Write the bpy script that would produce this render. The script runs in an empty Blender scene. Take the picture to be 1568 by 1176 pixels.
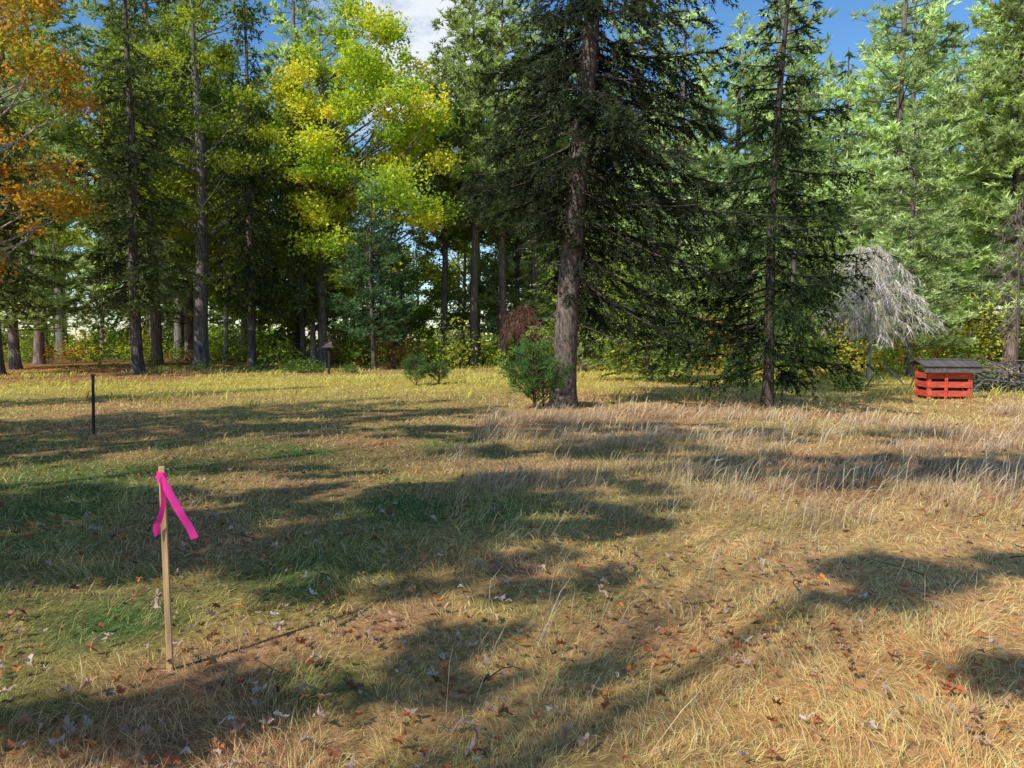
import bpy, math, numpy as np
from mathutils import Vector
rad=math.radians
scene=bpy.context.scene
scene.view_settings.view_transform='Standard'
scene.view_settings.look='None'
scene.view_settings.exposure=0

# ------------------------------------------------------------ helpers
def vn(x,y,scale,seed=0):
    x=np.asarray(x,float)/scale; y=np.asarray(y,float)/scale
    xi=np.floor(x).astype(np.int64); yi=np.floor(y).astype(np.int64)
    fx=x-xi; fy=y-yi; fx=fx*fx*(3-2*fx); fy=fy*fy*(3-2*fy)
    def h(a,b):
        n=(a*374761393+b*668265263+seed*974634777)&0xffffffff
        n=((n^(n>>13))*1274126177)&0xffffffff
        n=(n^(n>>16))&0xffff
        return n/65535.0
    return (h(xi,yi)*(1-fx)+h(xi+1,yi)*fx)*(1-fy)+(h(xi,yi+1)*(1-fx)+h(xi+1,yi+1)*fx)*fy
def fbm(x,y,scale,seed=0,o=3):
    s=0;a=1;t=0
    for i in range(o):
        s=s+a*vn(x,y,scale/2**i,seed+i*17); t+=a; a*=.55
    return s/t
def gz(x,y):
    return 0.10*(fbm(x,y,3.0,5)-.5)+0.5*(fbm(x,y,25.0,9,1)-.5)*np.clip((np.hypot(x,y)-14)/30,0,1)
def sm(a,b,x):
    t=np.clip((x-a)/(b-a),0,1); return t*t*(3-2*t)
def norm(a): return a/np.maximum(np.linalg.norm(a,axis=-1,keepdims=True),1e-9)

class MB:
    def __init__(s): s.v=[];s.t=[];s.c=[];s.m=[];s.s=[];s.n=0
    def add(s,v,t,c,mat=0,smooth=False):
        v=np.asarray(v,float).reshape(-1,3); t=np.asarray(t,np.int64).reshape(-1,3)
        c=np.broadcast_to(np.asarray(c,float),(len(v),3))
        s.v.append(v); s.t.append(t+s.n); s.c.append(c)
        s.m.append(np.full(len(t),mat)); s.s.append(np.full(len(t),smooth)); s.n+=len(v)
    def mesh(s,name,mats):
        v=np.concatenate(s.v); t=np.concatenate(s.t); c=np.concatenate(s.c)
        m=np.concatenate(s.m); sf=np.concatenate(s.s)
        me=bpy.data.meshes.new(name)
        me.vertices.add(len(v)); me.vertices.foreach_set('co',v.astype(np.float32).ravel())
        me.loops.add(len(t)*3); me.loops.foreach_set('vertex_index',t.astype(np.int32).ravel())
        me.polygons.add(len(t)); me.polygons.foreach_set('loop_start',(np.arange(len(t))*3).astype(np.int32))
        me.polygons.foreach_set('material_index',m.astype(np.int32))
        me.polygons.foreach_set('use_smooth',sf.astype(bool))
        for mt in mats: me.materials.append(mt)
        me.update(calc_edges=True)
        a=me.color_attributes.new('Col','FLOAT_COLOR','POINT')
        c4=np.ones((len(v),4),np.float32); c4[:,:3]=np.clip(c,0,.9)
        a.data.foreach_set('color',c4.ravel())
        return me
def obj(name,me,loc=(0,0,0),rot=0,sc=1,parent=None):
    o=bpy.data.objects.new(name,me); scene.collection.objects.link(o)
    o.location=loc; o.rotation_euler=(0,0,rot)
    o.scale=(sc,sc,sc) if np.isscalar(sc) else sc
    if parent: o.parent=parent
    return o

def tube(mb,path,radii,sides,col,mat=0,cap=False):
    path=np.asarray(path,float); n=len(path); radii=np.broadcast_to(radii,(n,))
    tg=norm(np.gradient(path,axis=0))
    ref=np.array([0.,0,1.]) if abs(tg[0,2])<.8 else np.array([1.,0,0])
    a=norm(np.cross(tg,ref)); b=np.cross(tg,a)
    th=np.linspace(0,2*np.pi,sides,endpoint=False)
    v=path[:,None]+radii[:,None,None]*(np.cos(th)[None,:,None]*a[:,None]+np.sin(th)[None,:,None]*b[:,None])
    i=np.arange(n-1)[:,None]*sides; j=np.arange(sides)[None]; k=(j+1)%sides
    q0=i+j;q1=i+k;q2=i+sides+k;q3=i+sides+j
    t=np.concatenate([np.stack([q0,q1,q2],-1).reshape(-1,3),np.stack([q0,q2,q3],-1).reshape(-1,3)])
    mb.add(v.reshape(-1,3),t,col,mat,True)

def needles(mb,P,D,L,W,C,rng,mat=1):
    n=len(P); D=norm(D); S=norm(np.cross(D,rng.normal(size=(n,3))))
    W=np.broadcast_to(W,(n,))[:,None]; L=np.broadcast_to(L,(n,))[:,None]
    v=np.stack([P-S*W*.5,P+S*W*.5,P+D*L],1).reshape(-1,3)
    mb.add(v,np.arange(3*n).reshape(-1,3),np.repeat(C,3,0),mat)
def leaves(mb,P,L,C,rng,mat=1,flat=.5):
    n=len(P); a=rng.normal(size=(n,3)); a[:,2]*=flat; a=norm(a)
    r=rng.normal(size=(n,3)); r[:,2]*=1; b=norm(np.cross(a,r))
    L=np.broadcast_to(L,(n,))[:,None]
    up=norm(np.cross(a,b))*L*.12
    v=np.stack([P,P+a*L*.5+b*L*.38+up,P+a*L,P+a*L*.5-b*L*.38+up],1).reshape(-1,3)
    i=np.arange(n)[:,None]*4
    t=np.concatenate([i+np.array([[0,1,2]]),i+np.array([[0,2,3]])])
    mb.add(v,t,np.repeat(C,4,0),mat)

# ------------------------------------------------------------ materials
def mat_new(name):
    m=bpy.data.materials.new(name); m.use_nodes=True; nt=m.node_tree; nt.nodes.clear()
    return m,nt,nt.nodes,nt.links
def foliage_mat(name,trans=.35,var=.35,gain=1.0,tint=(1.15,1.2,.6),gloss=0):
    m,nt,N,L=mat_new(name)
    out=N.new('ShaderNodeOutputMaterial'); at=N.new('ShaderNodeAttribute'); at.attribute_name='Col'
    oi=N.new('ShaderNodeObjectInfo'); mr=N.new('ShaderNodeMapRange')
    mr.inputs['To Min'].default_value=(1-var/2)*gain; mr.inputs['To Max'].default_value=(1+var/2)*gain
    L.new(oi.outputs['Random'],mr.inputs['Value'])
    mul=N.new('ShaderNodeVectorMath'); mul.operation='SCALE'
    L.new(at.outputs['Color'],mul.inputs[0]); L.new(mr.outputs['Result'],mul.inputs['Scale'])
    d=N.new('ShaderNodeBsdfDiffuse'); t=N.new('ShaderNodeBsdfTranslucent')
    L.new(mul.outputs[0],d.inputs['Color'])
    tc=N.new('ShaderNodeVectorMath'); tc.operation='MULTIPLY'; tc.inputs[1].default_value=tint
    L.new(mul.outputs[0],tc.inputs[0]); L.new(tc.outputs[0],t.inputs['Color'])
    mx=N.new('ShaderNodeMixShader'); mx.inputs[0].default_value=trans
    L.new(d.outputs[0],mx.inputs[1]); L.new(t.outputs[0],mx.inputs[2])
    last=mx
    if gloss:
        g=N.new('ShaderNodeBsdfGlossy'); g.inputs['Roughness'].default_value=.45
        m2=N.new('ShaderNodeMixShader'); m2.inputs[0].default_value=gloss
        L.new(mx.outputs[0],m2.inputs[1]); L.new(g.outputs[0],m2.inputs[2]); last=m2
    L.new(last.outputs[0],out.inputs['Surface'])
    return m
def bark_mat(name,scale=(14,14,2.2),rough=.9,bump=.6):
    m,nt,N,L=mat_new(name)
    out=N.new('ShaderNodeOutputMaterial'); at=N.new('ShaderNodeAttribute'); at.attribute_name='Col'
    tc=N.new('ShaderNodeTexCoord'); mp=N.new('ShaderNodeMapping'); mp.inputs['Scale'].default_value=scale
    L.new(tc.outputs['Object'],mp.inputs['Vector'])
    no=N.new('ShaderNodeTexNoise'); no.inputs['Scale'].default_value=1.0; no.inputs['Detail'].default_value=5
    L.new(mp.outputs[0],no.inputs['Vector'])
    mr=N.new('ShaderNodeMapRange'); mr.inputs['From Min'].default_value=.3; mr.inputs['From Max'].default_value=.7
    mr.inputs['To Min'].default_value=.35; mr.inputs['To Max'].default_value=1.5
    L.new(no.outputs[0],mr.inputs['Value'])
    mul=N.new('ShaderNodeVectorMath'); mul.operation='SCALE'
    L.new(at.outputs['Color'],mul.inputs[0]); L.new(mr.outputs[0],mul.inputs['Scale'])
    p=N.new('ShaderNodeBsdfDiffuse'); L.new(mul.outputs[0],p.inputs['Color'])
    bp=N.new('ShaderNodeBump'); bp.inputs['Strength'].default_value=bump; bp.inputs['Distance'].default_value=.03
    L.new(no.outputs[0],bp.inputs['Height']); L.new(bp.outputs[0],p.inputs['Normal'])
    L.new(p.outputs[0],out.inputs['Surface'])
    return m
BARK=bark_mat('bark'); BARK2=bark_mat('spruce_bark',(16,16,7),.9,.8)
NEED=foliage_mat('needle_foliage',.4,.3,1.1,(1.15,1.2,.75))
LEAF=foliage_mat('leaf_foliage',.5,.2,1.05,(1.2,1.2,.5))
GRASS=foliage_mat('grass_blades',.45,0,1.95,(1.1,1.0,.78))
LITTER=foliage_mat('leaf_litter',.15,0)
TM=[BARK,NEED]; LM=[BARK,LEAF]

# ------------------------------------------------------------ ground
def zone(x,y):
    n1=fbm(x,y,2.2,31); n2=fbm(x,y,.7,47); n3=fbm(x,y,6,77)
    r=np.hypot(x,y)
    straw=np.array([.74,.49,.20]); tan=np.array([.48,.29,.155]); green=np.array([.12,.21,.06])
    orange=np.array([.74,.36,.14]); yg=np.array([.56,.49,.10]); litter=np.array([.34,.14,.08])
    w=sm(.35,.65,n1*.6+n2*.4)[...,None]
    c=tan*(1-w)+straw*w
    rt=(sm(-.3,1.6,x-.03*y)*sm(1.5,3,r)*(1-sm(6.5,8,y)))[...,None]
    c=c*(1-rt*.6)+straw*1.15*rt*.6
    o=(sm(.2,1.8,x)*(1-sm(3.2,5,y))*sm(.35,.6,n2*.5+n1*.5))[...,None]
    c=c*(1-.75*o)+orange*.75*o
    dk=(np.exp(-((x-4.6)/2.4)**2-((y-9.2)/1.1)**2))[...,None]  # purple-brown grass, with the shade on this spot darkened into its colour
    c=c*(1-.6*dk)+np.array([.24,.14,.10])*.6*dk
    left=1-sm(-2.2,.6,x-.06*y)
    g=np.clip(.03+.50*left*sm(3.2,5,y)+1.9*(n1-.5)+.7*(n2-.5),0,.92)
    for (a,b,s,k) in [(-2.3,4.2,.7,1.0),(-3.0,4.4,.5,.8),(.55,4.5,.3,.7),(-3.0,10.3,.9,.9),(-.7,10.2,.9,.8),(-2.5,3.1,.7,.8),(-6.2,9.5,1.2,.7),(-.9,3.4,.4,.7),(1.6,4.2,.2,.5),(9,28,4,.8),(-8,18,3,.5),(-1.2,4.9,.4,.5)]:
        g=np.maximum(g,k*np.exp(-((x-a)**2+(y-b)**2)/s**2)*(.5+n2))
    g=(np.clip(g,0,1)*(1-.4*sm(11,16,y)))[...,None]
    c=c*(1-g)+green*g
    f=(sm(17,25,y)*sm(.3,.55,n3))[...,None]
    c=c*(1-.75*f)+yg*.75*f
    l=(sm(24,29,y)*(1-sm(-15,-11,x)))[...,None]
    c=c*(1-.7*l)+litter*.7*l
    f2=sm(44,50,y)[...,None]
    c=c*(1-f2)+np.array([.2,.17,.07])*f2
    return c
ax=np.sinh(np.linspace(-6,6,300))*2.2
X,Y=np.meshgrid(ax,ax+7,indexing='xy'); Z=gz(X,Y)
nn=len(ax); gm=MB()
i=np.arange(nn-1)[:,None]*nn+np.arange(nn-1)[None]
t=np.concatenate([np.stack([i,i+1,i+nn+1],-1).reshape(-1,3),np.stack([i,i+nn+1,i+nn],-1).reshape(-1,3)])
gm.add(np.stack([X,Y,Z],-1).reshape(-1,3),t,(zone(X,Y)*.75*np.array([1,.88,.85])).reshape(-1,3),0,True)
m,nt,N,L=mat_new('meadow_soil')
out=N.new('ShaderNodeOutputMaterial'); at=N.new('ShaderNodeAttribute'); at.attribute_name='Col'
tc=N.new('ShaderNodeTexCoord'); no=N.new('ShaderNodeTexNoise'); no.inputs['Scale'].default_value=18; no.inputs['Detail'].default_value=8
no.inputs['Roughness'].default_value=.7
L.new(tc.outputs['Object'],no.inputs['Vector'])
mr=N.new('ShaderNodeMapRange'); mr.inputs['From Min'].default_value=.3; mr.inputs['From Max'].default_value=.7
mr.inputs['To Min'].default_value=.35; mr.inputs['To Max'].default_value=1.6
L.new(no.outputs[0],mr.inputs['Value'])
mul=N.new('ShaderNodeVectorMath'); mul.operation='SCALE'
L.new(at.outputs['Color'],mul.inputs[0]); L.new(mr.outputs[0],mul.inputs['Scale'])
p=N.new('ShaderNodeBsdfDiffuse'); L.new(mul.outputs[0],p.inputs['Color'])
bp=N.new('ShaderNodeBump'); bp.inputs['Strength'].default_value=.8; bp.inputs['Distance'].default_value=.03
L.new(no.outputs[0],bp.inputs['Height']); L.new(bp.outputs[0],p.inputs['Normal'])
L.new(p.outputs[0],out.inputs['Surface'])
obj('ground',gm.mesh('ground',[m]))

# ------------------------------------------------------------ grass
def wedge(rng,n,r0,r1,e,ang=46):
    u=rng.random(n); k=1-e
    r=(r0**k+(r1**k-r0**k)*u)**(1/k)
    a=np.radians(rng.uniform(-ang,ang,n))
    return r*np.sin(a),r*np.cos(a),r
def blades(mb,x,y,h,w,az,lean,curve,col,rng,tipc=1.2,base=.75,midw=.8):
    n=len(x); z=gz(x,y)
    P=np.stack([x,y,z-.005],-1)
    H=np.stack([np.cos(az),np.sin(az),np.zeros(n)],-1)
    S=norm(np.stack([rng.normal(size=n),rng.normal(size=n),rng.normal(size=n)*.3],-1))
    l1=lean; l2=lean+curve
    d1=H*np.sin(l1)[:,None]+np.array([0,0,1])*np.cos(l1)[:,None]
    d2=H*np.sin(l2)[:,None]+np.array([0,0,1])*np.cos(l2)[:,None]
    f=.5 if midw<1 else .68
    M=P+d1*(h*f)[:,None]; T=M+d2*(h*(1-f))[:,None]
    T[:,2]=np.maximum(T[:,2],P[:,2]+.012)
    W=(w*.5)[:,None]
    v=np.stack([P-S*W,P+S*W,M-S*W*midw,M+S*W*midw,T],1).reshape(-1,3)
    i=np.arange(n)[:,None]*5
    t=np.concatenate([i+np.array([[0,1,3]]),i+np.array([[0,3,2]]),i+np.array([[2,3,4]])])
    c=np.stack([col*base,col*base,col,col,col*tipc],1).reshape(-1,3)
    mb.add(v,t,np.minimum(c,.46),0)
rng=np.random.default_rng(1)
mb=MB(); n=430000
x,y,r=wedge(rng,n,1.7,50,.7)
dens=fbm(x,y,.35,11,2)
keep=rng.random(n)<.3+1.2*dens; x,y,r,dens=x[keep],y[keep],r[keep],dens[keep]; n=len(x)
tall=sm(.45,.75,fbm(x,y,1.3,23))
h=(.035+.05*rng.random(n)+.055*tall)*(1+.01*r)
rt=sm(0,2,x)*sm(5.5,7.5,y); h*=1+.4*rt*sm(.4,.7,fbm(x,y,2,3))
w=.0027*np.maximum(1,r/3.6)*rng.uniform(.6,1.4,n)
az=fbm(x,y,.5,61,2)*4*np.pi+rng.normal(size=n)*.9
lean=np.abs(rng.normal(1.05,.4,n)); lean=np.minimum(lean,1.5); curve=rng.uniform(.1,.8,n)
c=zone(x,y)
gsel=rng.random(n)
c=c*rng.uniform(.45,1.3,n)[:,None]
k=gsel<.18; c[k]=c[k]*.45+np.array([.66,.49,.25])*.55
k=(gsel>.9); c[k]=c[k]*.4+np.array([.16,.24,.06])*.55
k=(gsel>.80)&(gsel<=.9); c[k]=c[k]*.4+np.array([.36,.15,.08])*.6
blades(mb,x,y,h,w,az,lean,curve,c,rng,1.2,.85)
obj('grass',mb.mesh('grass',[GRASS]))

mb=MB(); rng=np.random.default_rng(7)
def tufts(cx,cy,nb,hh,sp,wd,col,azm,azs,cap=1):
    n=len(cx); idx=np.repeat(np.arange(n),nb); k=len(idx)
    x=cx[idx]+rng.normal(size=k)*sp; y=cy[idx]+rng.normal(size=k)*sp
    r=np.hypot(x,y)
    h=hh[idx]*rng.uniform(.45,1.1,k)
    az=azm+rng.normal(size=k)*azs
    lean=np.abs(rng.normal(.4,.28,k)); cu=rng.uniform(.2,.9,k)
    w=wd*np.maximum(1,r/5)*rng.uniform(.7,1.3,k)
    c=np.array(col)*rng.uniform(.5,1.3,k)[:,None]*rng.uniform(.6,1.15,n)[idx][:,None]
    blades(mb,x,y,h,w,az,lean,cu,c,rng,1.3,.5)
n=2100; cx=rng.uniform(-.8,12,n); cy=rng.uniform(6.0,16.5,n)
k=(fbm(cx,cy,1.6,90)>.49)&(cx<1+cy*.75); cx,cy=cx[k],cy[k]
tufts(cx,cy,24,rng.uniform(.14,.38,len(cx)),.11,.003,(.44,.32,.21),.1,.9)
n=900; cx,cy,_=wedge(rng,n,2.6,26,.6); k=fbm(cx,cy,1.0,95)>.5; cx,cy=cx[k],cy[k]
tufts(cx,cy,14,rng.uniform(.09,.22,len(cx)),.06,.0026,(.46,.33,.17),.4,1.3)
n=1600; cx=rng.uniform(-22,26,n); cy=rng.uniform(17,42,n); k=fbm(cx,cy,4,99)>.47; cx,cy=cx[k],cy[k]
tufts(cx,cy,9,rng.uniform(.18,.45,len(cx)),.2,.005,(.46,.44,.11),.3,1.2)
x,y,r=wedge(rng,5200,2.8,16,-.6,40); k=(x>-.6+.3*(y<5))&(fbm(x,y,1.1,21)>.50)&((y>5.5)|(rng.random(len(x))<.5)); x,y,r=x[k],y[k],r[k]; k=len(x)
h=rng.uniform(.2,.50,k); az=rng.normal(.2,.6,k)
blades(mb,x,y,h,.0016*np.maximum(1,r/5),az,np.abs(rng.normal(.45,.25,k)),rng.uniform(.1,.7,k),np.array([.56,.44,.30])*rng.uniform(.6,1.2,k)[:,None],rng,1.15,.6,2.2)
obj('tall_dry_grass',mb.mesh('tall_dry_grass',[GRASS]))

# fallen leaves
half=[(0,.0),(.06,.10),(.20,.18),(.10,.30),(.30,.42),(.14,.52),(.27,.68),(.10,.76),(.12,.90),(0,1.0)]
outl=half+[(-a,b) for a,b in half[-2:0:-1]]
O=np.array(outl); no_=len(O)
mb=MB(); rng=np.random.default_rng(12)
x,y,r=wedge(rng,5600,2.0,24,.6)
k=rng.random(len(x))<.2+.9*(fbm(x,y,2,55)>.5)*1.0+.6*(x<0); x,y,r=x[k],y[k],r[k]
ex=np.array([(-1.09,3.75),(-4.0,6.1),(-3.9,6.3),(-4.2,6.2),(-3.7,6.0),(.37,3.25),(.40,3.1),(-.71,3.25),(1.96,3.2),(.8,5.0),(-.95,3.5),(2.1,4.5),(-.3,3.2),(.73,4.9),(-.2,2.95),(1.05,4.35)])
x=np.concatenate([x,ex[:,0]]); y=np.concatenate([y,ex[:,1]])
n=len(x); sz=rng.uniform(.03,.085,n); sz[-len(ex):]=rng.uniform(.09,.13,len(ex))
pal=np.array([[.42,.26,.17],[.48,.34,.26],[.38,.15,.07],[.68,.27,.08],[.20,.10,.06],[.58,.49,.43],[.52,.17,.08]])
pc=pal[rng.choice(len(pal),n,p=[.25,.22,.17,.07,.14,.10,.05])]*rng.uniform(.8,1.15,n)[:,None]
a=rng.uniform(0,6.28,n); ca,sa=np.cos(a),np.sin(a)
tl=rng.normal(0,.25,n); cu=rng.uniform(-.6,.9,n)
lx=O[None,:,0]*sz[:,None]; ly=(O[None,:,1]-.5)*sz[:,None]
lz=cu[:,None]*(O[None,:,0]**2)*sz[:,None]*4+tl[:,None]*ly+.15*np.sin(O[None,:,1]*7+a[:,None])*sz[:,None]
wx=x[:,None]+lx*ca[:,None]-ly*sa[:,None]; wy=y[:,None]+lx*sa[:,None]+ly*ca[:,None]
wz=gz(x,y)[:,None]+.045+.02*rng.random(n)[:,None]+lz
v=np.stack([wx,wy,wz],-1)
cen=np.stack([x,y,gz(x,y)+.052],-1)[:,None]
v=np.concatenate([v,cen],1); per=no_+1
tt=np.array([[j,(j+1)%no_,no_] for j in range(no_)])
t=(np.arange(n)[:,None,None]*per+tt[None]).reshape(-1,3)
mb.add(v.reshape(-1,3),t,np.repeat(pc,per,0),0)
obj('fallen_leaves',mb.mesh('fallen_leaves',[LITTER]))

# ------------------------------------------------------------ trees
def conifer(seed,H,r0,cb,R,nb,droop=.35,up=.25,ntw=12,epm=40,nl=.1,nw=.025,col=(.03,.05,.02),col2=(.06,.09,.035),
            lean=(0,0),asym=None,tuft=False,dead=0,bark=(.16,.13,.11),prof=None,twk=.38,sides=10,inner=.12,spread=.8,rise=0,minc=3):
    rng=np.random.default_rng(seed); mb=MB()
    def tp(z):
        u=z/H; return np.array([lean[0]*u+.05*math.sin(z*.6+seed),lean[1]*u+.05*math.cos(z*.5+seed*2),z])
    zs=np.concatenate([[-.3,0,.15,.4],np.linspace(.9,H,22)])
    rr=r0*np.maximum(1-zs/H,0)**.75+.012; rr[:4]*=[1.55,1.4,1.22,1.08]
    bc=np.array(bark)
    tube(mb,[tp(z) for z in zs],rr,sides,bc,0)
    PP=[];DD=[];LL=[];CC=[]
    for b in range(nb):
        u=(b+rng.random())/nb; u=u**1.08; z=cb+(H-cb)*u*.985
        pr=(prof(u) if prof else (1-u)**.85*min(1,.55+u*3))
        az=b*2.399+rng.normal()*.5
        Lb=R*pr*rng.uniform(.5,1.2)+.12
        if asym: Lb*=asym(az,z)
        if Lb<.12: continue
        s=np.linspace(0,1,7)
        dr=droop*(1.2-u)*rng.uniform(.7,1.3); a2=az+rng.normal()*.25*s
        st=tp(z)
        zz=z+Lb*((rise-dr)*s+up*s*s)
        path=np.stack([st[0]+np.cos(a2)*s*Lb,st[1]+np.sin(a2)*s*Lb,zz],-1)
        tube(mb,path,(.008+.010*Lb)*(1-s*.85),4,bc*.6,0)
        m=max(4,int(ntw*Lb)); sj=inner+(1-inner)*rng.random(m)**.85
        px=np.stack([np.interp(sj,s,path[:,q]) for q in range(3)],-1)
        side=np.where(rng.random(m)<.5,-1,1); an=az+side*rng.uniform(.4,1.2,m)
        if tuft: el=rng.uniform(-.1,.9,m)
        else: el=rng.normal(-.35,.3,m)
        d=np.stack([np.cos(an)*np.cos(el),np.sin(an)*np.cos(el),np.sin(el)],-1)
        ll=(twk*Lb*(1.05-sj)*rng.uniform(.6,1.2,m)+.12+.05*Lb)
        PP.append(px);DD.append(d);LL.append(ll)
        CC.append(np.full(m,rng.uniform(.6,1.4)))
    P=np.concatenate(PP);D=np.concatenate(DD);Lg=np.concatenate(LL);B=np.concatenate(CC)
    needles(mb,P,D,Lg,.012+.004*(nl>.13),np.tile(bc*.5,(len(P),1)),rng,0)
    cnt=np.maximum(minc,(Lg*epm).astype(int)); idx=np.repeat(np.arange(len(P)),cnt); n=len(idx)
    tpos=rng.random(n)
    if tuft: tpos=.55+.5*tpos
    sag=-(.0 if tuft else .35)*(tpos**2)*Lg[idx]
    Q=P[idx]+D[idx]*(Lg[idx]*tpos)[:,None]; Q[:,2]+=sag
    rd=rng.normal(size=(n,3)); rd[:,2]*=.6
    if tuft: dd=D[idx]*.5+norm(rd)*.9+np.array([0,0,.35])
    else: dd=D[idx]*.9+norm(rd)*spread
    mixk=np.clip(tpos*.6+rng.normal(size=n)*.25,0,1)[:,None]
    C=(np.array(col)*(1-mixk)+np.array(col2)*mixk)*(B[idx]*rng.uniform(.75,1.25,n))[:,None]
    needles(mb,Q,dd,nl*rng.uniform(.6,1.3,n),nw*rng.uniform(.7,1.3,n),C,rng,1)
    for b in range(dead):
        z=rng.uniform(.25*cb+.6,cb+ (H-cb)*.35); az=rng.random()*6.28; Lb=rng.uniform(.3,.75)*R*.7
        s=np.linspace(0,1,5); st=tp(z)
        path=np.stack([st[0]+np.cos(az)*s*Lb,st[1]+np.sin(az)*s*Lb,z+Lb*(-.25*s-.15*s*s)],-1)
        gc=np.array([.15,.13,.12])
        tube(mb,path,(.006+.006*Lb)*(1-s*.8),4,gc,0)
        m=14; sj=rng.uniform(.25,1,m)
        px=np.stack([np.interp(sj,s,path[:,q]) for q in range(3)],-1)
        an=az+rng.choice([-1,1],m)*rng.uniform(.4,1,m)
        d=np.stack([np.cos(an),np.sin(an),rng.normal(-.3,.3,m)],-1)
        needles(mb,px,d,rng.uniform(.15,.5,m),.014,np.tile(gc,(m,1)),rng,0)
    return mb

def broadleaf(seed,H,r0,cb,crown,nc,cr,nleaf,ls,pal,bark=(.2,.18,.16),ctr=(0,0),clumps=None,lean=(0,0),flat=.7,sides=10,limb=(.02,.013),zf=.25,drop=.55,rexp=.42,tw=.03):
    rng=np.random.default_rng(seed); mb=MB(); bc=np.array(bark)
    def tp(z):
        u=max(z,0)/H; return np.array([lean[0]*u+.12*math.sin(z*.35+seed),lean[1]*u+.1*math.cos(z*.3+seed),z])
    zs=np.concatenate([[-.3,0,.2,.5],np.linspace(1,H*.93,18)])
    rr=r0*np.maximum(1-zs/H,0)**.8+.015; rr[:4]*=[1.6,1.4,1.2,1.08]
    tube(mb,[tp(z) for z in zs],rr,sides,bc,0)
    if clumps is None:
        clumps=[]
        while len(clumps)<nc:
            q=rng.uniform(-1,1,3)
            if np.dot(q,q)>1 : continue
            if np.dot(q,q)<.12: continue
            z=cb+(H-cb)*(q[2]*.5+.5)
            k=1.0-.35*max(q[2],0)
            c=np.array([ctr[0]+q[0]*crown[0]*k,ctr[1]+q[1]*crown[1]*k,z])
            s=cr*rng.uniform(.55,1.3)
            clumps.append((c,(s*rng.uniform(.8,1.3),s*rng.uniform(.8,1.3),s*rng.uniform(.4,.75)),int(nleaf*(s/cr)**2)))
    for c,rd,nl in clumps:
        c=np.array(c,float); tpx=tp(c[2]); hd=math.hypot(c[0]-tpx[0],c[1]-tpx[1])
        z0=max(H*zf,min(H*.88,c[2]-drop*hd-.5)); st=tp(z0)
        s=np.linspace(0,1,9)[:,None]
        mid=st*.5+c*.5+np.array([rng.normal()*.12*hd,rng.normal()*.12*hd,-.12*hd])
        path=(1-s)**2*st+2*s*(1-s)*mid+s*s*c+.04*hd*np.sin(s*9+rng.random()*6)*s*(1-s)*rng.normal(size=3)*2
        tube(mb,path,(limb[0]+limb[1]*hd)*(1-s[:,0]*.85),5,bc*.9,0)
        m=10; d=norm(rng.normal(size=(m,3))*np.array([1,1,.5]))
        base=path[rng.integers(5 if tw>.02 else 7,9,m)]
        needles(mb,base,d*np.array(rd),np.array(rd).mean()*rng.uniform(.6,1.1,m),tw,np.tile(bc*.8,(m,1)),rng,0)
        q=norm(rng.normal(size=(nl,3)))*(rng.random(nl)**rexp)[:,None]
        lump=1+.35*np.sin(q[:,0]*5+seed+c[0])*np.cos(q[:,1]*4+c[1])
        P=c+q*lump[:,None]*np.array(rd)
        pi=rng.random(); base=np.array(pal); w=np.clip(pi+rng.normal(size=nl)*.22,0,.999)*(len(base)-1)
        i0=np.floor(w).astype(int); f=(w-i0)[:,None]
        C=(base[i0]*(1-f)+base[i0+1]*f)*rng.uniform(.7,1.3,nl)[:,None]
        leaves(mb,P,ls*rng.uniform(.6,1.3,nl),C,rng,1,flat)
    return mb

def put(name,me,x,y,rot=0,sc=1,parent=None,dz=0):
    return obj(name,me,(x,y,float(gz(x,y))+dz-.03),rot,sc,parent)

def asymm(az,z):
    c=math.cos(az); s=math.sin(az)
    k=1+.22*c
    if z<5.6:
        lf=.22 if c<-.1 else .5+.5*max(c,0)
        if s<-.5: lf*=.3
        k*=lf+(1-lf)*max(0,(z-3.8)/1.8) if z>3.8 else lf
    if s<-.75: k*=.75
    return k
spr=conifer(3,17,.27,2.6,3.7,235,.62,.25,14,56,.11,.032,(.025,.038,.02),(.095,.115,.062),lean=(1.1,.2),asym=asymm,dead=60,
    bark=(.16,.125,.105),prof=lambda u:(1-u)**.7*min(1,.75+u*2),sides=18,twk=.42)
put('shade_spruce_tree',spr.mesh('spruce_main',[BARK2,NEED]),1.15,16.8)
fir=conifer(8,10.4,.11,.9,2.3,100,.30,.22,13,58,.10,.032,(.018,.036,.016),(.070,.115,.045),lean=(.35,0),
    bark=(.08,.065,.055),prof=lambda u:(1-u)**.8*min(1,.7+u*2),dead=12,asym=lambda az,z:.6+.7*abs(math.sin(az*1.5+z*1.3)))
put('fir_tree',fir.mesh('fir_right',TM),5.6,16.5)

sprA=conifer(21,21,.26,3.5,3.5,165,.5,.2,8,13,.27,.095,(.065,.095,.035),(.24,.26,.085),bark=(.13,.11,.10),dead=34).mesh('spruce_a',TM)
sprB=conifer(22,15,.17,1.0,3.2,150,.45,.2,8,13,.25,.09,(.13,.19,.05),(.38,.46,.13),bark=(.13,.11,.10),dead=10).mesh('spruce_b',TM)
pinA=conifer(31,25,.29,8.5,4.9,112,.05,.1,6,26,.38,.10,(.18,.24,.08),(.48,.55,.22),bark=(.22,.165,.14),tuft=True,dead=20,rise=.18,
     prof=lambda u:(1-u)**.55*min(1,.5+u*2)).mesh('pine_a',TM)
pinB=conifer(32,20,.24,1.8,4.4,145,.12,.12,6,28,.34,.088,(.28,.38,.15),(.64,.74,.38),bark=(.20,.16,.14),tuft=True,dead=8,rise=.15,
     prof=lambda u:(1-u)**.7*min(1,.6+u*2)).mesh('pine_b',TM)
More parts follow.
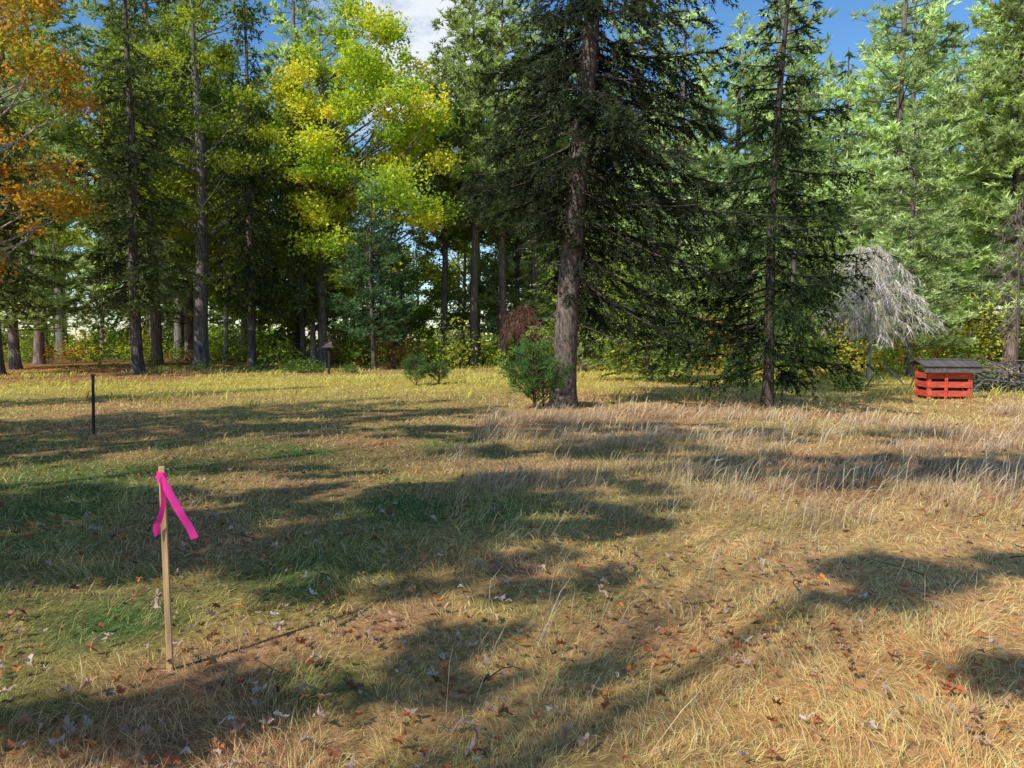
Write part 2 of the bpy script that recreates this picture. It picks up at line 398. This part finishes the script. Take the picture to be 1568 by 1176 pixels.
sprC=conifer(23,18,.2,1.5,3.4,90,.5,.2,5,8,.45,.17,(.13,.17,.05),(.38,.42,.13),bark=(.13,.11,.10),minc=2).mesh('spruce_far',TM)
pinC=conifer(35,21,.26,3.5,4.6,90,.08,.1,4,14,.5,.18,(.26,.34,.14),(.58,.66,.32),bark=(.20,.16,.14),tuft=True,rise=.16,minc=2,
     prof=lambda u:(1-u)**.6*min(1,.6+u*2)).mesh('pine_far',TM)
pinY=conifer(33,9.5,.12,1.3,2.3,110,.05,.15,9,36,.20,.045,(.06,.12,.055),(.15,.25,.11),bark=(.12,.10,.09),tuft=True,rise=.2,
     prof=lambda u:(1-u)**.6*min(1,.55+u*3)).mesh('pine_young',TM)
pinS=conifer(34,1.15,.018,.05,.50,38,.0,.25,22,60,.15,.013,(.06,.13,.04),(.18,.32,.09),bark=(.16,.12,.08),tuft=True,rise=.75,inner=.2,
     prof=lambda u:(1-u)**.45).mesh('pine_seedling',TM)
YEL=[(.26,.40,.06),(.46,.58,.07),(.68,.70,.09),(.84,.70,.09)]
GRN=[(.18,.26,.05),(.34,.42,.06),(.52,.54,.08)]
ORG=[(.18,.22,.04),(.36,.34,.05),(.58,.34,.07),(.48,.23,.05)]
map_=broadleaf(41,20.5,.28,4.0,(5.3,4.2),120,1.3,620,.18,YEL,ctr=(2.2,-.5),bark=(.2,.17,.15),rexp=.6).mesh('maple_yellow',LM)
bigo=broadleaf(42,23,.40,6,(5,4.5),66,1.25,300,.2,GRN,bark=(.20,.18,.165),rexp=.6).mesh('oak_green',LM)
orgo=broadleaf(43,18,.15,4,(4.5,4.5),56,1.1,260,.19,ORG,bark=(.40,.36,.33),rexp=.6).mesh('oak_orange',LM)
decB=broadleaf(44,14,.16,2,(3.5,3.5),50,1.15,250,.23,[(.26,.36,.05),(.46,.54,.07),(.66,.64,.08)],bark=(.38,.36,.33),rexp=.55).mesh('decid_b',LM)

put('shade_oak_tree',orgo,-20.6,29.5,.4)
put('red_pine_tree',pinA,-28.5,45,1.0)
put('shade_spruce_tree',sprA,-17.6,35,2.0)
put('shade_oak_tree',bigo,-16.8,40.6,.2)
put('birch_tree',decB,-17.6,46,1.2,(.9,.9,1.35))
put('shade_spruce_tree',sprA,-14.3,41,4.0,(.8,.8,1.05))
put('shade_spruce_tree',sprA,-11.9,42.5,.7,(.6,.6,.9))
put('maple_tree',map_,-10.8,43,0)
put('white_pine_tree',pinY,-7.1,38,.3)
put('white_pine_tree',pinY,-6.4,40,2.3,.9)
put('red_pine_tree',pinA,-4.5,50,2.2,.85)
put('red_pine_tree',pinA,-2.4,48,3.3)
put('red_pine_tree',pinA,-.6,48,5.1,.95)
put('red_pine_tree',pinA,1.5,50,.6,.97)
put('shade_spruce_tree',sprB,5.0,27,1.1,(.9,.9,.5))
put('shade_spruce_tree',sprB,3.4,36,3.1,.9)
put('shade_spruce_tree',sprB,11.1,29.5,5.0,(.75,.75,.8))
put('white_pine_tree',pinB,9.0,40,2.0,1.0)
put('white_pine_tree',pinB,12.8,43,1.0,1.0)
put('white_pine_tree',pinB,17.0,32,.5,(.72,.72,.58))
put('white_pine_tree',pinB,21.5,42,2.0,1.3)
put('white_pine_tree',pinB,26.0,39,4.0,1.2)
put('white_pine_tree',pinA,25.2,37.5,1.4,.85)
put('white_pine_tree',pinB,27.5,33,3.3,1.0)
put('white_pine_tree',pinB,16.5,47,5.4,1.15)
put('white_pine_tree',pinB,-26,39,5.0,1.1)
put('white_pine_tree',pinA,-21,44,5.0,1.05)
put('white_pine_tree',pinB,-15.2,53,2.0,1.45)
put('white_pine_tree',pinB,-21.5,50,4.0,1.4)
put('shade_spruce_tree',sprA,-23.5,34,1.7,.95)
put('maple_tree',decB,4.6,43,1.7,.75)
put('maple_tree',decB,8.3,46,4.7,.9)
put('maple_tree',decB,-13.2,50,2.7,1.2)
for (x,y,s,rt) in [(.48,16.6,1.15,0),(.75,17.2,.9,2.1),(-3.2,25,.8,2),(-2.5,25.6,.6,3)]:
    put('pine_seedling',pinS,x,y,rt,s)

def deadtree(seed,H,R,nb,col,dens=22,thin=.018,up=.45):
    rng=np.random.default_rng(seed); mb=MB(); col=np.array(col)
    zs=np.linspace(-.2,H,12); tube(mb,np.stack([.03*np.sin(zs),.03*np.cos(zs),zs],-1),.08*(1-zs/H*.9).clip(0,1)+.01,8,col*.5,0)
    for b in range(nb):
        u=(b+rng.random())/nb; z=1.8+(H-2.0)*u; az=rng.random()*6.28; Lb=R*(1-u**3)**.5*rng.uniform(.35,1.15)*min(1,.6+u*2)+.3
        s=np.linspace(0,1,8)
        path=np.stack([np.cos(az)*s*Lb,np.sin(az)*s*Lb,z+Lb*(up*s-1.0*s*s)],-1)
        path[1:]+=rng.normal(size=(7,3))*.05
        tube(mb,path,(.006+.003*Lb)*(1-s*.8),4,col*.8,0)
        m=int(dens*Lb)+4; sj=rng.uniform(.15,1,m)
        px=np.stack([np.interp(sj,s,path[:,q]) for q in range(3)],-1)
        an=az+rng.normal(size=m)*1.2
        d=np.stack([np.cos(an)*.5,np.sin(an)*.5,rng.normal(-.8,.45,m)],-1)
        needles(mb,px,d,rng.uniform(.15,.75,m),thin,col*rng.uniform(.45,1.2,m)[:,None],rng,0)
    return mb
put('dead_tree',deadtree(61,5.3,2.0,95,(.66,.61,.53),40,.02,.75).mesh('dead_grey',TM),13.7,28.6)
put('dead_tree',deadtree(62,3.6,1.5,60,(.20,.10,.08),20).mesh('dead_brown',TM),.6,39)
put('dead_tree',deadtree(63,7.5,1.6,60,(.28,.23,.21),14).mesh('dead_thin',TM),22.3,33)

# understory
mb=MB(); rng=np.random.default_rng(71)
pals=np.array([[.18,.28,.04],[.34,.44,.06],[.62,.60,.09],[.20,.29,.06],[.46,.46,.08],[.44,.21,.06],[.28,.40,.07]])
for k in range(500):
    x=rng.uniform(-40,46); y=rng.uniform(38,62)
    if x>5: y-=rng.uniform(0,9)
    if x<-8 and y<46 and rng.random()<.6: continue
    big=rng.random()<.3
    s=rng.uniform(.4,1.1)*(1.25 if x>3 else 1.0)*(1.6 if big else 1); n=int(150*s*s)
    q=norm(rng.normal(size=(n,3)))*(rng.random(n)**.5)[:,None]*np.array([1,1,.75+.5*big])*s
    lump=1+.4*np.sin(q[:,0:1]*5/s+k)*np.cos(q[:,2:3]*6/s+k); q=q*lump
    q[:,2]=np.abs(q[:,2]+.6*s*(1+.5*big))
    P=q+np.array([x,y,float(gz(x,y))]); c=pals[rng.integers(0,7)]
    leaves(mb,P,.16*rng.uniform(.6,1.3,n),c*rng.uniform(.6,1.3,n)[:,None],rng,1,.6)
    m=6; d=rng.normal(size=(m,3))*.5+np.array([0,0,1]); needles(mb,np.tile([x,y,0],(m,1))+rng.normal(size=(m,3))*.1,d,s*1.3,.03,np.tile([.14,.11,.09],(m,1)),rng,0)
for k in range(210):   # far thicket behind the wood
    x=rng.uniform(-115,110); y=rng.uniform(96,125); s=rng.uniform(1.6,4.2); n=int(60*s)
    if x<-25: s*=.6
    q=norm(rng.normal(size=(n,3)))*(rng.random(n)**.5)[:,None]*np.array([1.1,1,1.1])*s; q[:,2]=np.abs(q[:,2]+.5*s)
    leaves(mb,q+np.array([x,y,0]),.75*rng.uniform(.6,1.3,n),pals[[0,3,1,4][rng.integers(0,4)]]*.8*rng.uniform(.6,1.3,n)[:,None],rng,1,.6)
for (x,y,s) in [(-9.6,34,.7),(-9.0,34.3,.5),(-10.3,34.5,.6),(-12.5,38,.6),(-7.6,35,.4),(-3.6,33,.4),(12.6,21.5,.55),(14.2,22.5,.6),(16,23,.6),(10.2,22.5,.5),(7.5,24,.6),(9,25,.7)]:
    n=int(420*s); q=norm(rng.normal(size=(n,3)))*(rng.random(n)**.4)[:,None]*np.array([1,1,.8])*s; q[:,2]=np.abs(q[:,2]+.4*s)
    leaves(mb,q+np.array([x,y,float(gz(x,y))]),.11*rng.uniform(.6,1.3,n),np.array([.12,.20,.05])*rng.uniform(.6,1.6,n)[:,None],rng,1,.6)
obj('understory_shrubs',mb.mesh('understory_shrubs',LM))

# background forest
fe=bpy.data.objects.new('distant_forest',None); scene.collection.objects.link(fe)
rng=np.random.default_rng(81); meshes=[sprC,sprC,pinC,pinB,decB,bigo]
cnt=0
for row,(yy,step) in enumerate([(55,4.8),(66,5.2),(84,5.5)]):
    x=-yy*.9
    while x<yy*.9:
        x+=step*rng.uniform(.7,1.3); y=yy+rng.uniform(-3.5,3.5)
        px=x/y
        if -.175<px<-.085:
            w=[.4,.2,.1,.0,.3,.0]; sc=rng.uniform(.5,.68)
        elif row==2:
            w=[.35,.3,.3,.0,.05,.0]; sc=rng.uniform(.9,1.4)
        elif px>-.02: w=[.2,.0,.45,.15,.15,.05]; sc=rng.uniform(.95,1.3)
        else:
            w=[.35,.0,.3,.0,.15,.2]; sc=rng.uniform(.9,1.2)
        i=rng.choice(6,p=w)
        put('background_tree_%d'%cnt,meshes[i],x,y,rng.random()*6.28,sc,fe); cnt+=1

# ------------------------------------------------------------ unseen trees placed and shaped for the shade they cast (behind / left)
EL=40; DX,DY=.70,.714; K=1/math.tan(rad(EL))
rs=np.random.default_rng(404)
def cl(px,py,rx,ry,z,cov=1.0):
    """many small leafy sprays whose broken shade falls around ground point px,py"""
    out=[]; k=max(2,int(round(rx*ry*15*min(cov,1.25))))
    for q in range(k):
        a=rs.random()*6.28; rr_=math.sqrt(rs.random())
        zz=z+rs.uniform(-.8,.8); gx=px+math.cos(a)*rr_*rx+rs.normal()*.12; gy=py+math.sin(a)*rr_*ry+rs.normal()*.08
        ex=rs.uniform(.18,.52); ey=rs.uniform(.12,.30)
        out.append((np.array([gx-DX*K*zz,gy-DY*K*zz,zz]),(ex,ey,.14),int(420*ex*ey/.4*1.3)+25))
    return out
def shade_oak(name,seed,tx,ty,H,r0,groups):
    cls=[c for g in groups for c in g]
    loc=[(c-np.array([tx,ty,0]),r,n) for c,r,n in cls]
    me=broadleaf(seed,H,r0,0,(1,1),0,1,0,.13,ORG,clumps=loc,bark=(.2,.17,.15),limb=(.003,.0006),zf=.6,drop=.12,rexp=.55,tw=.01).mesh(name,LM)
    put('shade_oak_tree',me,tx,ty)
shade_oak('shade_a',91,-8.8,-1.0,9.6,.12,[
 cl(-4.1,6.4,1.9,1.4,7.2,1.25),cl(-1.9,6.5,1.9,1.4,7.6,1.25),cl(-2.6,5.6,1.8,.8,6.9,1.25),cl(-.2,6.9,1.3,1.2,8.1,1.2),
 cl(-.2,5.4,1.1,.8,7.4,1.0),cl(-5.4,7.0,1.5,1.3,7.0,1.2),cl(-2.3,3.1,.9,.3,6.4,1.2),cl(.1,3.5,.8,.25,7.6,1.0),cl(-.9,3.1,.9,.35,7.0,.9),
 cl(-.6,4.3,1.0,.45,7.2,.5),cl(0.2,7.9,1.5,.9,8.4,1.1),cl(-3.6,5.0,.8,.35,6.8,.6),cl(-2.8,8.9,1.4,.6,8,.35)])
shade_oak('shade_b',92,-7.0,-4.5,11.5,.13,[
 cl(4.3,8.9,2.4,1.1,8.8,1.25),cl(2.9,4.85,1.0,.35,8.0,1.2),cl(3.7,5.0,.7,.35,8.3,1.0),
 cl(6.6,9.3,1.3,.7,9.2,1.1),cl(2.0,6.6,1.5,.6,9.0,.25),cl(1.5,3.6,1.2,.4,8.0,.2)])
shade_oak('shade_c',93,-11.5,1.5,12.5,.14,[
 cl(1.2,10.8,2.0,1.0,9.5,1.0),cl(2.2,13.0,2.5,1.2,10,1.0),cl(-1.5,12.5,2.0,1.0,9.8,1.0),cl(-4.2,13.0,2.0,.9,9.4,.9),cl(-2.5,15.5,2.6,1.0,10.2,.9),cl(5.5,12.0,2.0,.8,10.4,.4)])
put('shade_spruce_tree',sprA,-14,3.2,1.2,.8)
put('shade_spruce_tree',sprA,-18.5,4,3.2,.9)
put('shade_spruce_tree',sprB,-12.6,7.8,2.2,.9)
put('shade_spruce_tree',sprB,-18,12.4,2.9,.95)

# ------------------------------------------------------------ props
def simple(name,col,rough=.7,noise=None,bump=0,spec=.3):
    m,nt,N,L=mat_new(name); out=N.new('ShaderNodeOutputMaterial'); p=N.new('ShaderNodeBsdfPrincipled')
    p.inputs['Roughness'].default_value=rough; p.inputs['Specular IOR Level'].default_value=spec
    tc=N.new('ShaderNodeTexCoord'); mp=N.new('ShaderNodeMapping'); mp.inputs['Scale'].default_value=noise or (10,10,10)
    no=N.new('ShaderNodeTexNoise'); no.inputs['Scale'].default_value=1; no.inputs['Detail'].default_value=5
    L.new(tc.outputs['Object'],mp.inputs[0]); L.new(mp.outputs[0],no.inputs['Vector'])
    cr=N.new('ShaderNodeValToRGB'); cr.color_ramp.elements[0].position=.3; cr.color_ramp.elements[1].position=.7
    cr.color_ramp.elements[0].color=(*[c*.55 for c in col],1); cr.color_ramp.elements[1].color=(*[min(1,c*1.2) for c in col],1)
    L.new(no.outputs[0],cr.inputs[0]); L.new(cr.outputs[0],p.inputs['Base Color'])
    if bump:
        bp=N.new('ShaderNodeBump'); bp.inputs['Strength'].default_value=bump; bp.inputs['Distance'].default_value=.01
        L.new(no.outputs[0],bp.inputs['Height']); L.new(bp.outputs[0],p.inputs['Normal'])
    L.new(p.outputs[0],out.inputs['Surface']); return m
WOOD=simple('stake_wood',(.60,.38,.19),.8,(60,60,4),.3)
REDP=simple('red_paint',(.60,.09,.05),.8,(5,5,14),.3)
GREYW=simple('weathered_roof',(.135,.12,.11),.9,(12,4,12),.5)
DARK=simple('dark_metal_and_interior_shade',(.02,.02,.022),.6,(20,20,20))
PINK=foliage_mat('pink_flagging',.35,0,1.1,(1,1,1),.05)
def box(name,size,loc,mat,parent=None,rot=(0,0,0),bev=.006):
    import bmesh
    bm=bmesh.new(); bmesh.ops.create_cube(bm,size=1)
    bmesh.ops.scale(bm,vec=size,verts=bm.verts)
    bmesh.ops.bevel(bm,geom=bm.edges[:],offset=min(bev,min(size)*.25),segments=1,affect='EDGES')
    me=bpy.data.meshes.new(name); bm.to_mesh(me); bm.free(); me.materials.append(mat)
    o=bpy.data.objects.new(name,me); scene.collection.objects.link(o); o.location=loc; o.rotation_euler=rot; o.parent=parent
    return o
def empty(name,loc,rot=(0,0,0)):
    e=bpy.data.objects.new(name,None); scene.collection.objects.link(e); e.location=loc; e.rotation_euler=rot; return e
sx,sy=-1.66,3.53; g0=float(gz(sx,sy))
e=empty('survey_stake',(sx,sy,g0),(rad(.5),rad(-.6),rad(12)))
box('stake',(.027,.022,1.13),(0,0,.435),WOOD,e,bev=.002)
def ribbon(name,pts,wdir,w,parent,col=(.90,.03,.34)):
    pts=np.array(pts,float); s=np.linspace(0,1,len(pts)); s2=np.linspace(0,1,40)
    P=np.stack([np.interp(s2,s,pts[:,q]) for q in range(3)],-1)
    for _ in range(4): P[1:-1]=(P[:-2]+2*P[1:-1]+P[2:])/4
    Wd=np.stack([np.interp(s2,s,np.array(wdir,float)[:,q]) for q in range(3)],-1); Wd=norm(Wd)*w/2
    v=np.concatenate([P-Wd,P,P+Wd]); v[40:80]+=np.array([0,-.002,0]); a=np.arange(39)
    t=[]
    for o_ in (0,40): t+=[np.stack([a+o_,a+1+o_,a+41+o_],-1),np.stack([a+o_,a+41+o_,a+40+o_],-1)]
    mb=MB(); mb.add(v,np.concatenate(t),col,0,True)
    o=bpy.data.objects.new(name,mb.mesh(name,[PINK])); scene.collection.objects.link(o); o.parent=parent
ribbon('ribbon_knot',[(-.020,-.016,.955),(.0,-.021,.95),(.019,-.016,.945),(.019,.016,.94),(0,.019,.945),(-.02,.016,.95),(-.020,-.016,.957)],[(0,0,1)]*7,.05,e)
ribbon('ribbon_tail_long',[(-.012,-.022,.965),(.012,-.028,.93),(.05,-.04,.85),(.085,-.05,.78),(.12,-.045,.715),(.145,-.05,.655)],[(.9,0,.45),(1,.1,.4),(.9,.3,.4),(1,.2,.35),(.9,.4,.3),(1,.1,.35)],.034,e)
ribbon('ribbon_tail_short',[(.005,-.024,.955),(.012,-.03,.90),(.008,-.03,.83),(-.008,-.03,.76),(-.028,-.03,.72),(-.026,-.028,.675)],[(.9,.4,.2),(.7,.7,.1),(.5,.8,0),(.8,.5,.2),(1,.2,-.2),(.8,.3,.5)],.03,e)
fx,fy=-7.0,12.4; e=empty('metal_fence_post',(fx,fy,float(gz(fx,fy))),(0,rad(1),0))
box('flange',(.05,.008,1.16),(0,0,.42),DARK,e,bev=.001); box('web',(.008,.035,1.14),(0,.022,.42),DARK,e,bev=.001)
box('cap',(.06,.05,.02),(0,.01,1.012),DARK,e,bev=.002)
for q in range(9): box('stud_%d'%q,(.012,.012,.012),(0,-.011,.12+q*.1),DARK,e,bev=.001)
bx,by=11.3,19.5; e=empty('red_wooden_well_house',(bx,by,float(gz(bx,by))),(0,0,rad(-8)))
W,Dp=1.06,.8
for i_,(a,b) in enumerate([(-1,-1),(1,-1),(1,1),(-1,1)]):
    box('corner_post_%d'%i_,(.09,.09,.74),(a*(W/2-.045),b*(Dp/2-.045),.37),REDP,e)
for i_,zc in enumerate([.14,.37,.60]):
    box('front_slat_%d'%i_,(W+.01,.025,.155),(0,-Dp/2-.014,zc),REDP,e); box('back_slat_%d'%i_,(W+.01,.025,.155),(0,Dp/2+.014,zc),REDP,e)
    box('left_slat_%d'%i_,(.025,Dp-.01,.155),(-W/2-.014,0,zc),REDP,e); box('right_slat_%d'%i_,(.025,Dp-.01,.155),(W/2+.014,0,zc),REDP,e)
box('interior_shade_block',(W-.14,Dp-.14,.66),(0,0,.36),DARK,e)  # near-black block painted in for the shaded interior between the slats
box('center_brace',(.08,.02,.66),(-.1,-Dp/2-.037,.37),REDP,e)
box('fascia_front',(1.36,.03,.17),(0,-.565,.765),GREYW,e)
for s_ in (-1,1):
    for q in range(5):
        box('roof_shingle_row_%d_%d'%(s_+1,q),(1.42,.16,.022),(0,s_*(.55-.118*q),.865+.028*q+.004*(s_+1)),GREYW,e,(s_*rad(-11),0,0),.003)
box('ridge_cap',(1.44,.16,.03),(0,0,1.015),GREYW,e)
e=empty('bird_feeder',(-8.1,33,float(gz(-8.1,33))))
box('post',(.09,.09,1.3),(0,0,.55),DARK,e); box('tray',(.5,.4,.05),(0,0,1.22),GREYW,e); box('house',(.34,.26,.22),(0,0,1.36),GREYW,e)
box('roof_left',(.36,.5,.03),(-.14,0,1.54),DARK,e,(0,rad(-28),0)); box('roof_right',(.36,.5,.03),(.145,0,1.545),DARK,e,(0,rad(28),0))
mb=MB(); rng=np.random.default_rng(5)
for k in range(420):
    a=rng.random()*6.28; P=np.array([rng.normal()*1.5,rng.normal()*.5,abs(rng.normal())*.33]); d=norm(np.array([math.cos(a),math.sin(a)*.6,rng.normal()*.4]))
    Lb=rng.uniform(.4,1.4); tube(mb,[P-d*Lb/2,P+np.array([0,0,.05]),P+d*Lb/2],[.022,.015,.006],5,np.array([.19,.17,.16])*rng.uniform(.4,1.2),0)
put('brush_pile',mb.mesh('brush_pile',TM),15.0,22.5)
mb=MB(); rng=np.random.default_rng(15)
for k in range(22):
    x,y,_=wedge(rng,1,3,12,.3,36); x=x[0];y=y[0]
    if k==0: x,y=-.95,5.0
    a=rng.random()*6.28; Lb=rng.uniform(.15,.4); g=float(gz(x,y))
    s=np.linspace(0,1,6)[:,None]; d=np.array([math.cos(a),math.sin(a),.25 if k else .7]); P=np.array([x,y,g+.03])+s*d*Lb+.03*np.sin(s*7+k)*np.array([[-d[1],d[0],.3]])
    tube(mb,P,.004*(1.2-s[:,0]),5,(.12,.09,.07),0)
obj('fallen_twigs',mb.mesh('fallen_twigs',TM))

# ------------------------------------------------------------ light, sky, camera
w=bpy.data.worlds.new('World'); scene.world=w; w.use_nodes=True; nt=w.node_tree; N=nt.nodes; L=nt.links; N.clear()
wo=N.new('ShaderNodeOutputWorld'); bg=N.new('ShaderNodeBackground'); bg.inputs['Strength'].default_value=.15
sk=N.new('ShaderNodeTexSky'); sk.sky_type='NISHITA'; sk.sun_disc=False
sk.sun_elevation=rad(EL); sk.sun_rotation=math.atan2(-DX,-DY)%(2*math.pi)
sk.air_density=1.0; sk.dust_density=.3; sk.ozone_density=3.0
hs=N.new('ShaderNodeHueSaturation'); hs.inputs['Saturation'].default_value=1.2; hs.inputs['Value'].default_value=1.15
L.new(sk.outputs[0],hs.inputs['Color'])
tc=N.new('ShaderNodeTexCoord'); mp=N.new('ShaderNodeMapping'); mp.inputs['Scale'].default_value=(1,1,2.2)
no=N.new('ShaderNodeTexNoise'); no.inputs['Scale'].default_value=7; no.inputs['Detail'].default_value=7; no.inputs['Roughness'].default_value=.6
L.new(tc.outputs['Generated'],mp.inputs[0]); L.new(mp.outputs[0],no.inputs['Vector'])
ds=N.new('ShaderNodeVectorMath'); ds.operation='DISTANCE'; ds.inputs[1].default_value=(-.115,.915,.385)
nrm=N.new('ShaderNodeVectorMath'); nrm.operation='NORMALIZE'; L.new(tc.outputs['Generated'],nrm.inputs[0]); L.new(nrm.outputs[0],ds.inputs[0])
m1=N.new('ShaderNodeMapRange'); m1.inputs['From Min'].default_value=.05; m1.inputs['From Max'].default_value=.22; m1.inputs['To Min'].default_value=.14; m1.inputs['To Max'].default_value=-.14
L.new(ds.outputs['Value'],m1.inputs['Value'])
ad=N.new('ShaderNodeMath'); ad.operation='ADD'; L.new(no.outputs[0],ad.inputs[0]); L.new(m1.outputs[0],ad.inputs[1])
m2=N.new('ShaderNodeMapRange'); m2.inputs['From Min'].default_value=.5; m2.inputs['From Max'].default_value=.68; L.new(ad.outputs[0],m2.inputs['Value'])
mx=N.new('ShaderNodeMixRGB'); mx.inputs[2].default_value=(5.8,6.1,6.6,1)
L.new(m2.outputs[0],mx.inputs[0]); L.new(hs.outputs[0],mx.inputs[1]); L.new(mx.outputs[0],bg.inputs[0]); L.new(bg.outputs[0],wo.inputs[0])

sd=bpy.data.lights.new('sun','SUN'); sd.energy=5; sd.angle=rad(.5); sd.color=(1,.95,.85)
so=bpy.data.objects.new('sun',sd); scene.collection.objects.link(so)
dirv=Vector((DX*math.cos(rad(EL)),DY*math.cos(rad(EL)),-math.sin(rad(EL))))
so.rotation_euler=dirv.to_track_quat('-Z','Y').to_euler(); so.location=(-20,-20,30)

cd=bpy.data.cameras.new('camera'); cd.lens=26.2; cd.sensor_width=36; cd.clip_end=3000; cd.clip_start=.05
co=bpy.data.objects.new('camera',cd); scene.collection.objects.link(co)
co.location=(0,0,1.6); co.rotation_euler=(rad(90-3.5),0,0); scene.camera=co
print('faces',sum(len(m.polygons) for m in bpy.data.meshes))
